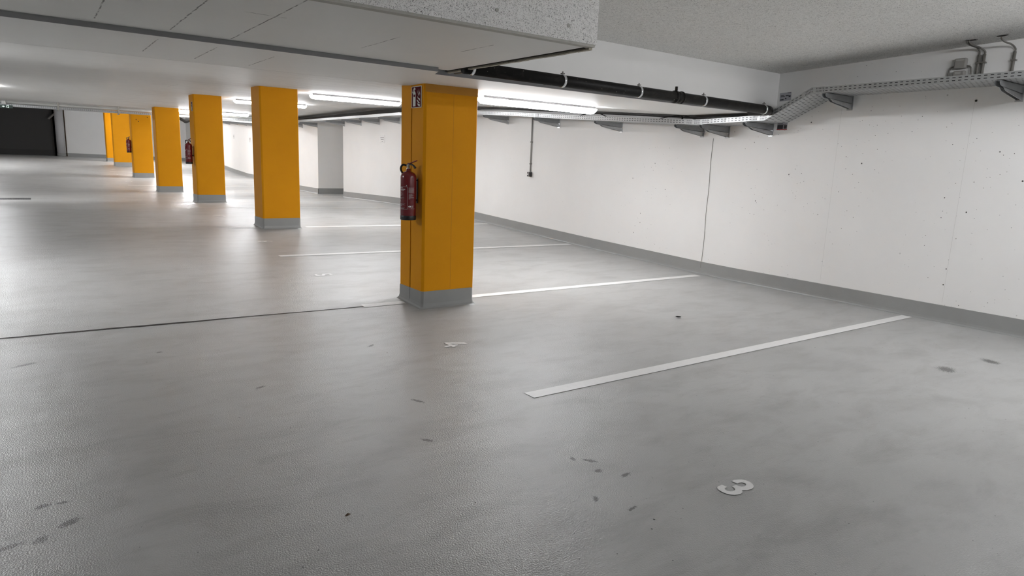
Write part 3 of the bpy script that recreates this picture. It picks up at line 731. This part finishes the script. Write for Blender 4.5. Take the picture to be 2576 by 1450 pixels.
five = [(2.800, y5 - .048), (2.800, y5 + .040), (2.700, y5 + .050), (2.690, y5 + .020)] + arc(2.660, y5 - .002, .030, .026, 60, -90, 7)[1:] + \
       [(2.628, y5 + .000), (2.628, y5 + .022), (2.640, y5 + .030), (2.640, y5 + .055), (2.612, y5 + .046), (2.600, y5 + .010), (2.606, y5 - .030), (2.635, y5 - .056), (2.680, y5 - .056), (2.712, y5 - .035), (2.722, y5 - .004), (2.720, y5 + .018), (2.772, y5 + .014), (2.772, y5 - .048)]
numeral_poly([five], 'white number 5 on the floor left of the nearest column')
def numeral_text(s, x, y, label):
    par = None
    if len(s) > 1: par = empty('bay_number', (0, 0, 0), label, 'road marking', NG)
    for q, chh in enumerate(s):
        cu = bpy.data.curves.new('t', 'FONT'); cu.body = chh; cu.size = .29; cu.align_x = 'CENTER'; cu.align_y = 'CENTER'; cu.offset = .006
        to = bpy.data.objects.new('t', cu); COL.objects.link(to); bpy.context.view_layer.update()
        me = bpy.data.meshes.new_from_object(to.evaluated_get(bpy.context.evaluated_depsgraph_get())); bpy.data.objects.remove(to, do_unlink=True)
        sh = (q - (len(s) - 1) / 2) * .15
        for v_ in me.vertices:
            u, t = v_.co.x * .85 + sh, v_.co.y; X_, Y_ = x + t, y - u; v_.co = (X_, Y_, fz(X_, Y_) + .004)
        me.materials.clear(); me.materials.append(M['line'])
        o = bpy.data.objects.new('digit' if par else 'bay_number', me); COL.objects.link(o)
        if par: o.parent = par
        else: tag(o, label, 'road marking', NG)
numeral_text('6', 2.708, 10.0, 'white number 6 on the floor left of the second column')
for s, y, ordn in (('7', 12.87, 'just beyond the second column'), ('8', 15.5, 'between the second and third columns'), ('9', 18.12, 'just beyond the third column'), ('10', 20.85, 'in the bay before the fourth column'), ('11', 23.8, 'just beyond the fourth column'),
                   ('12', 26.4, 'in the bay before the fifth column'), ('13', 29.1, 'just beyond the fifth column'), ('14', 31.7, 'in the bay before the sixth column')):
    numeral_text(s, 2.69, y, 'white number %s on the floor %s' % (s, ordn))

# ------------------------------------------------------------------ black drain pipe under the slab edge
PY, PZ, PR = 4.80, 2.198, .0515
dp = empty('drain_pipe', (5.0, PY, PZ), 'thick black drain pipe running under the white slab face to the right wall', 'pipe')
bm = B(); tube(bm, [(-2.1, 0, .0168), (0, 0, 0), (2.0, 0, -.016), (2.06, .02, -.0165), (2.08, .06, -.0165), (2.08, .285, -.0165)], PR, 28); link('pipe_run', bm, 'pipe', dp, True)
bm = B(); 
for s0, s1, rr in ((5.40, 5.425, .068), (5.425, 5.50, .063), (5.50, 5.515, .068)): tube(bm, [(s0 - 5, 0, -.004), (s1 - 5, 0, -.004)], rr - .005, 28)
box(bm, .42, .44, -.01, .01, .06, .10); link('coupling', bm, 'pipe', dp, True)
for cx_ in (2.97, 3.926, 4.89, 5.86, 6.93):
    bm = B(); x = cx_ - 5; zc0 = -.008 * x
    n = 28
    for r0, wd in ((PR + .004, .013),):
        ring = [[(x + sx * wd, math.cos(t) * rr, math.sin(t) * rr + zc0) for t in [2 * math.pi * k / n for k in range(n)]] for sx, rr in ((-1, r0 - .003), (-1, r0), (1, r0), (1, r0 - .003))]
        vr = [[bm.verts.new(q) for q in r_] for r_ in ring]
        for a, b_ in zip(vr, vr[1:]):
            for k in range(n): bm.faces.new((a[k], a[(k + 1) % n], b_[(k + 1) % n], b_[k]))
    c = link('pipe_clamp', bm, 'zinc', dp, True)
    bm = B(); tube(bm, [(x + .0, 0, PR + zc0), (x, 0, PR + .03 + zc0)], .006, 8); box(bm, x - .014, x + .014, -.014, .014, PR + .008 + zc0, PR + .016 + zc0)
    link('clamp_bolt', bm, 'dgrey', c)
    bm = B(); box(bm, x - .010, x + .010, .05, .26, -.012, -.004); link('clamp_rod', bm, 'dgrey', c)

# ------------------------------------------------------------------ wall cable tray
TX0, TX1, TH = 7.12, 7.60, .062
TP = [(-1.0, 2.415), (4.345, 2.352), (4.905, 2.076), (5.92, 2.047), (7.0, 2.105), (7.84, 2.149), (8.81, 2.205), (9.93, 2.277), (11.11, 2.342), (14.74, 2.440), (17.1, 2.443), (21.7, 2.452), (26.87, 2.51), (32.1, 2.74), (43.0, 3.05)]
ct = empty('cable_tray', (TX0, 5, 2.1), 'galvanised perforated cable tray on the right wall, stepping down near the pipe', 'cable tray')
def tray_piece(bm, P0, P1, xo, xi, h, uvl, u0, along='Y'):
    (y0, z0), (y1, z1) = P0, P1; l = math.hypot(y1 - y0, z1 - z0)
    def F(pts, uvs, mi):
        vs = [bm.verts.new((x - TX0, y - 5, z - 2.1)) if along == 'Y' else bm.verts.new((y, x, z)) for x, y, z in pts]
        f = bm.faces.new(vs); f.material_index = mi
        for lp, q in zip(f.loops, uvs): lp[uvl].uv = q
    ud = ((u0, 0), (u0 + l, 0), (u0 + l, h), (u0, h))
    F([(xo, y0, z0), (xo, y1, z1), (xo, y1, z1 + h), (xo, y0, z0 + h)], ud, 0)
    F([(xi, y0, z0), (xi, y1, z1), (xi, y1, z1 + h), (xi, y0, z0 + h)], ud, 0)
    w_ = abs(xi - xo); F([(xo, y0, z0), (xi, y0, z0), (xi, y1, z1), (xo, y1, z1)], ((u0, 0), (u0, w_), (u0 + l, w_), (u0 + l, 0)), 1)
    for xx, s in ((xo, 1), (xi, -1)):                    # rolled rim
        F([(xx, y0, z0 + h), (xx, y1, z1 + h), (xx + s * .009, y1, z1 + h + .001), (xx + s * .009, y0, z0 + h + .001)], ((0, 0),) * 4, 2)
    return l
u = 0.0
for k, (a, b_) in enumerate(zip(TP, TP[1:])):
    bm = B(); uvl = bm.loops.layers.uv.new('UVMap')
    d = .012 if k else 0
    u += tray_piece(bm, a, b_, TX0, TX1, TH, uvl, u)
    o = link('tray_section', bm, ['flange', 'bottom', 'dgalv'], ct)
def joint_plate(pts):
    bm = B(); uvl = bm.loops.layers.uv.new('UVMap'); uu = 0
    for (y0, z0), (y1, z1) in zip(pts, pts[1:]):
        l = math.hypot(y1 - y0, z1 - z0)
        vs = [bm.verts.new((-.004, y - 5, z - 2.1)) for y, z in ((y0, z0 - .002), (y1, z1 - .002), (y1, z1 + TH + .002), (y0, z0 + TH + .002))]
        f = bm.faces.new(vs)
        for lp, q in zip(f.loops, ((uu, 0), (uu + l, 0), (uu + l, TH), (uu, TH))): lp[uvl].uv = q
        uu += l
    link('joint_plate', bm, 'plate', ct)
tz = lambda y: lerp_tab(TP, y)
joint_plate([(4.20, tz(4.2)), (4.345, tz(4.345)), (4.45, tz(4.45))])
joint_plate([(4.76, tz(4.76)), (4.905, tz(4.905)), (5.07, tz(5.07))])
joint_plate([(5.72, tz(5.72)), (5.92, tz(5.92)), (6.10, tz(6.1))])
joint_plate([(9.30, tz(9.3)), (9.45, tz(9.45))])
def cables(path_x, name, parent, r=.011):
    bm = B(); tube(bm, [(path_x - TX0, y - 5, z + .016 - 2.1) for y, z in TP], r, 6); link(name, bm, 'cable', parent)
for i, x in enumerate((7.17, 7.20, 7.25, 7.33, 7.42)):
    bm = B(); tube(bm, [(x, y, z + .016) for y, z in TP], .011 + .003 * (i % 2), 6)
    tag(link('power_cable', bm, 'cable'), 'black cable lying in the wall cable tray', 'cable', 'cables lying in the wall cable tray')
# two cable loops rising above the tray
for y, label in ((6.45, 'black cable loop arching above the tray beside a short drop cable'), (8.2, 'thin black cable loop showing behind the nearest light')):
    z = tz(y) + TH; bm = B(); tube(bm, curve_pts([(7.3, y - .42, z - .03), (7.34, y - .2, z + .035), (7.36, y, z + .05), (7.34, y + .25, z + .03), (7.3, y + .5, z - .03)], 6), .007, 6)
    tag(link('cable_loop', bm, 'cable'), label, 'cable')
bm = B(); tube(bm, [(7.45, 6.42, tz(6.42) + .03), (7.45, 6.45, cz(6.45))], .012, 8); tag(link('drop_cable', bm, 'cable'), 'short black cable dropping from the soffit into the tray', 'cable')

# ------------------------------------------------------------------ tray brackets
def bracket(y, label, first=[None]):
    zt = tz(y) - .006
    if first[0] is not None:
        o = copy_tree(first[0]); o.location = (XW, y, zt); o['label'] = label; return o
    o = empty('tray_bracket', (XW, y, zt), label, 'bracket', 'brackets under the wall cable tray'); a = .57
    bm = B(); box(bm, -.008, 0, -.032, .032, -.145, .02); link('wall_plate', bm, 'galv', o)
    bm = B()                                            # pressed channel: rounded nose, deep at the wall
    prof = [(-.008, 0), (-a + .02, 0), (-a + .004, -.006), (-a, -.02), (-a + .01, -.036), (-a + .05, -.048), (-.008, -.072)]
    for s in (-.024, .020): prism(bm, prof, lambda p, q: (p, s, q), lambda p, q: (p, s + .004, q))
    box(bm, -a + .02, -.008, -.024, .024, -.004, 0); link('arm', bm, 'dgalv', o)
    bm = B(); prof2 = [(-.008, -.078), (-a + .11, -.054), (-a + .17, -.082), (-.008, -.132)]
    for s in (-.019, .016): prism(bm, prof2, lambda p, q: (p, s, q), lambda p, q: (p, s + .003, q))
    link('brace', bm, 'galv', o)
    for z in (-.085, -.118):
        bm = B(); tube(bm, [(-.024, 0, z), (-.008, 0, z)], .009, 6); link('bolt', bm, 'dgrey', o)
    first[0] = o
    return o
bl = [(5.169, 'bracket right below the foot of the sloping tray piece'), (4.188, 'bracket at the top of the sloping tray piece'), (2.56, 'bracket at the right edge of the picture'),
      (5.824, 'bracket just right of the tray kink, above the wall seam'), (6.246, 'bracket just left of the tray kink'), (7.85, 'bracket under the tray below the right end of the nearest light'),
      (9.415, 'bracket under the tray beside the hanging conduit'), (10.991, 'bracket under the tray close to the nearest column'),
      (15.775, 'bracket seen just left of the nearest column'), (16.986, 'second bracket left of the nearest column'), (18.197, 'third bracket left of the nearest column'), (19.435, 'bracket at the near corner of the wall recess'),
      (21.773, 'bracket at the far corner of the wall recess'), (23.226, 'bracket right beside the second column'),
      (29.035, 'bracket seen just left of the second column'), (30.526, 'second bracket left of the second column'), (32.011, 'third bracket left of the second column'), (33.47, 'bracket seen just right of the third column')]
for y, lab in bl: bracket(y, lab)

# ------------------------------------------------------------------ cross tray with pale pipe, exit sign
CY = 23.9
def lx(x): return .012 * (x)                            # follows the slab
xt = empty('cross_cable_tray', (0, CY, 2.43), 'perforated cable tray crossing the garage below the pale pipe, far left', 'cable tray')
bm = B(); uvl = bm.loops.layers.uv.new('UVMap'); tray_piece(bm, (-8.9, 0), (7.1, .03), -.10, .20, .062, uvl, 0, along='X'); link('tray_section', bm, ['flange', 'bottom', 'greyp'], xt)
for x in (.781, 2.294, 5.2, -1.6):
    bm = B(); box(bm, x - .02, x + .02, -.13, -.115, -.02, .20); box(bm, x - .02, x + .02, -.13, .22, -.02, -.008); link('hanger', bm, 'trimg', xt)
bm = B(); tube(bm, [(-8.9, CY - .06, 2.555), (3.04, CY - .06, 2.565), (7.0, CY - .06, 2.575)], .043, 14)
tag(link('pale_pipe', bm, 'greyp', smooth=True), 'pale grey pipe hanging along the top of the cross tray', 'pipe')
ex = empty('exit_sign', (-.42, CY - .22, 2.44), 'small dark green exit sign with a white arrow hanging at far left', 'sign')
bm = B(); box(bm, -.15, .15, -.012, .012, -.05, .035); link('sign_box', bm, 'green', ex)
bm = B()                                               # arrow and door mark
bm.faces.new([bm.verts.new(q) for q in ((-.10, -.0135, -.008), (-.055, -.0135, .016), (-.055, -.0135, .002), (-.03, -.0135, .002), (-.03, -.0135, -.018), (-.055, -.0135, -.018), (-.055, -.0135, -.032))])
for (a, b_, c_, d_) in ((.01, .022, -.038, .024), (.022, .065, .014, .024), (.055, .065, -.038, .024), (.03, .055, -.038, -.026)): quad(bm, [(a, -.0135, c_), (b_, -.0135, c_), (b_, -.0135, d_), (a, -.0135, d_)])
link('pictogram', bm, 'exitlit', ex)
bm = B(); box(bm, -.1, .0, -.03, .03, .05, .15); bevel(bm, .02, 2); link('lamp_head', bm, 'white', ex)
bm = B(); 
for k in range(7): 
    zz = 2.40 - .02 * (k % 3); tube(bm, curve_pts([(3.78 + .02 * k, CY - .1 + .03 * k, 2.47), (3.95 + .02 * k, CY - .1 + .03 * k, zz), (4.15, CY - .1 + .03 * k, zz - .055 - .004 * k), (4.32, CY - .1 + .03 * k, zz)], 5), .016, 6)
tag(link('cable_bundle', bm, 'cable'), 'sagging bundle of black cables between the third and fourth columns', 'cable')
bm = B(); box(bm, -3.5, -.05, 19.42, 19.98, fz(-.05, 19.6) - .02, fz(-.05, 19.6) + .004)
dg = tag(link('drain_grate', bm, 'black'), 'long dark drain grate set in the floor at the far left', 'drain grate')
bm = B()
for k in range(110): box(bm, -3.48 + k * .0312, -3.468 + k * .0312, 19.46, 19.94, fz(-.05, 19.6) + .003, fz(-.05, 19.6) + .007)
tag(link('grate_bar', bm, 'iron', dg), None, None, kind='stuff')

# ------------------------------------------------------------------ small things on the right wall
# key switch on a conduit
ks = empty('key_switch', (XW, 10.18, 1.253), 'small black switch box with white key plate below the hanging conduit', 'switch')
bm = B(); box(bm, -.055, 0, -.045, .045, -.042, .042); bevel(bm, .008, 2); link('switch_box', bm, 'black', ks)
bm = B(); box(bm, -.0565, -.05, .005, .035, -.008, .012); link('key_plate', bm, 'white', ks)
bm = B(); box(bm, -.056, -.05, -.004, .002, -.04, .04); link('box_joint', bm, 'white', ks)
cdn = empty('switch_conduit', (XW, 10.18, 1.30), 'thin grey conduit dropping from the tray to the black switch box', 'conduit')
bm = B(); tube(bm, [(-.015, .0, 0), (-.015, .0, 1.0)], .012, 8); link('tube', bm, 'grey', cdn, True)
for z in (.14, .54): bm = B(); box(bm, -.03, 0, -.022, .022, z, z + .015); link('clip', bm, 'dgrey', cdn)
# junction boxes above the tray
jb = empty('junction_box', (XW, 3.10, 2.61), 'grey junction box above the tray, with two short cables', 'junction box')
bm = B(); box(bm, -.05, 0, -.055, .055, -.045, .055); bevel(bm, .012, 2); link('box_body', bm, 'grey', jb)
bm = B(); box(bm, -.052, -.045, -.035, .038, .03, .042); link('label_strip', bm, simple('pale_strip', (.42, .41, .39), .5), jb)
for s in (-1, 1): bm = B(); tube(bm, curve_pts([(-.02, s * .05, -.02), (-.02, s * .085, -.03), (-.02, s * .10, -.07), (-.02, s * .10, -.20)], 5), .008, 6); link('cable', bm, 'dgrey', jb)
j2 = empty('junction_box', (XW, 3.10, 2.50), 'lower grey junction box half hidden behind the tray rim', 'junction box')
bm = B(); box(bm, -.05, 0, -.055, .055, -.04, .045); bevel(bm, .012, 2); link('box_body', bm, 'grey', j2)
bm = B(); box(bm, -.052, -.045, -.02, .03, .012, .034); link('label_strip', bm, bpy.data.materials['pale_strip'], j2)
# conduits with cables rising to the ceiling
def riser(y, ye, label):
    o = empty('cable_conduit', (XW, y, 2.45), label, 'conduit', 'conduits rising from the tray to the ceiling')
    bm = B(); tube(bm, [(-.016, 0, -.05), (-.016, 0, .235)], .014, 10); link('tube', bm, 'dgrey', o, True)
    bm = B(); tube(bm, curve_pts([(-.016, 0, .22), (-.016, .0, .262), (-.07, ye - .01, .296), (-.20, ye, .303), (-.28, ye, .318), (-.29, ye, .335)], 6), .008, 8); link('cable', bm, 'dgrey', o, True)
    for z in (.03, .15): bm = B(); box(bm, -.034, 0, -.024, .020, z, z + .014); link('clip', bm, 'dgrey', o)
    return o
riser(2.950, .02, 'left conduit of the close pair beside the junction box'); riser(2.905, .045, 'right conduit of the close pair beside the junction box'); riser(2.655, .03, 'single conduit at the right edge above the tray')
for (x, y, lab) in ((7.375, 2.93, 'dark ragged hole in the ceiling where the paired cables enter'), (7.385, 2.68, 'dark ragged hole in the ceiling above the single conduit')):
    bm = B(); pts = []
    for k in range(14): a = 2 * math.pi * k / 14; r = .030 * (1 + .5 * R.random()); pts.append((x + r * .8 * math.cos(a), y + r * 1.3 * math.sin(a), upz(y + r * 1.3 * math.sin(a)) - .003))
    bm.faces.new([bm.verts.new(q) for q in reversed(pts)]); tag(link('ceiling_hole', bm, 'gap'), lab, 'hole')
# stickers
def sticker(name, y, z, w_, h, base, rows, label, rot=0, redbar=False):
    o = empty(name, (XW - .002, y, z), label, 'sticker'); o.rotation_euler = (rot, 0, 0)
    bm = B(); box(bm, -.0015, 0, -w_ / 2, w_ / 2, -h / 2, h / 2); link('sheet', bm, base, o)
    bm = B()
    for (a, b_, c_, d_) in rows: quad(bm, [(-.0022, -(a - .5) * w_, (c_ - .5) * h), (-.0022, -(b_ - .5) * w_, (c_ - .5) * h), (-.0022, -(b_ - .5) * w_, (d_ - .5) * h), (-.0022, -(a - .5) * w_, (d_ - .5) * h)])
    link('print', bm, 'ink', o)
    if redbar: bm = B(); quad(bm, [(-.0024, -.5 * w_, -.5 * h), (-.0024, .5 * w_, -.5 * h), (-.0024, .5 * w_, -.42 * h), (-.0024, -.5 * w_, -.42 * h)]); link('red_bar', bm, 'stred', o)
sticker('wall_sticker', 5.02, 2.397, .155, .10, 'stk', [(.68, .98, .90, .96), (.08, .40, .66, .72), (.08, .45, .50, .60), (.52, .78, .56, .66), (.78, .95, .40, .60), (.04, .35, .12, .24), (.48, .60, .20, .36)], 'pale sticker with small dark print in the corner above the pipe end', rot=-.06)
sticker('wall_sticker', 5.02, 2.045, .14, .095, 'stk', [(.04, .60, .10, .62), (.66, .97, .14, .60), (.05, .55, .80, .86), (.1, .9, .68, .73)], 'black and red sticker on the wall just below the sloping tray', redbar=True)
# notice plates above the bays
for (y, z, w_, h, lab, t) in ((16.78, 1.925, .30, .21, 'pale notice plate with dark lines on the wall left of the nearest column', 0), (30.03, 1.94, .32, .23, 'white notice plate on the wall just left of the second column', 1), (32.8, 2.09, .22, .20, 'faint notice plate on the wall near the third column', 2)):
    o = empty('notice_plate', (XW - .003, y, z), lab, 'sign', 'notice plates on the right wall')
    bm = B(); box(bm, -.004, 0, -w_ / 2, w_ / 2, -h / 2, h / 2); link('plate', bm, 'white', o)
    bm = B()
    for (za, zb_, wl) in ((.12, .20, .75), (-.10, -.02, .6), (-.34, -.26, .2)): quad(bm, [(-.005, -wl * w_ / 2, za * h), (-.005, wl * w_ / 2, za * h), (-.005, wl * w_ / 2, zb_ * h), (-.005, -wl * w_ / 2, zb_ * h)])
    link('print', bm, 'dgrey', o)
# form-tie plugs on the wall (round filled holes)
for (y, z) in ((2.92, 2.25),):
    bm = B(); tube(bm, [(XW - .004, y, z), (XW + .01, y, z)], .011, 10); tag(link('tie_hole', bm, 'gap'), 'small dark tie hole in the wall below the tray near the right edge', 'hole')
# debris on the floor
bm = B()
bm.faces.new([bm.verts.new((5.203 + a, 4.333 + b_, .012)) for a, b_ in ((-.03, -.02), (.01, -.03), (.035, 0), (.01, .025), (-.03, .015))]); bmesh.ops.solidify(bm, geom=bm.faces[:], thickness=.008)
tag(link('paint_chip', bm, 'chip'), 'white flake lying on the floor of the bay behind number 4', 'debris')
bm = B()
bm.faces.new([bm.verts.new((2.056 + a, 1.747 + b_, .006)) for a, b_ in ((-.004, -.004), (.005, -.003), (.004, .005), (-.003, .004))]); bmesh.ops.solidify(bm, geom=bm.faces[:], thickness=.004)
tag(link('paint_chip', bm, 'chip'), 'tiny white crumb on the floor left of number 3', 'debris')
bm = B()
bm.faces.new([bm.verts.new((.97 + a, 2.457 + b_, .004 + c_)) for a, b_, c_ in ((-.012, -.006, 0), (0, -.009, .004), (.014, 0, .002), (.004, .009, .006), (-.010, .006, 0))]); bmesh.ops.solidify(bm, geom=bm.faces[:], thickness=.002)
tag(link('dry_leaf', bm, 'leaf'), 'small brown leaf crumb on the dark foreground floor', 'debris')
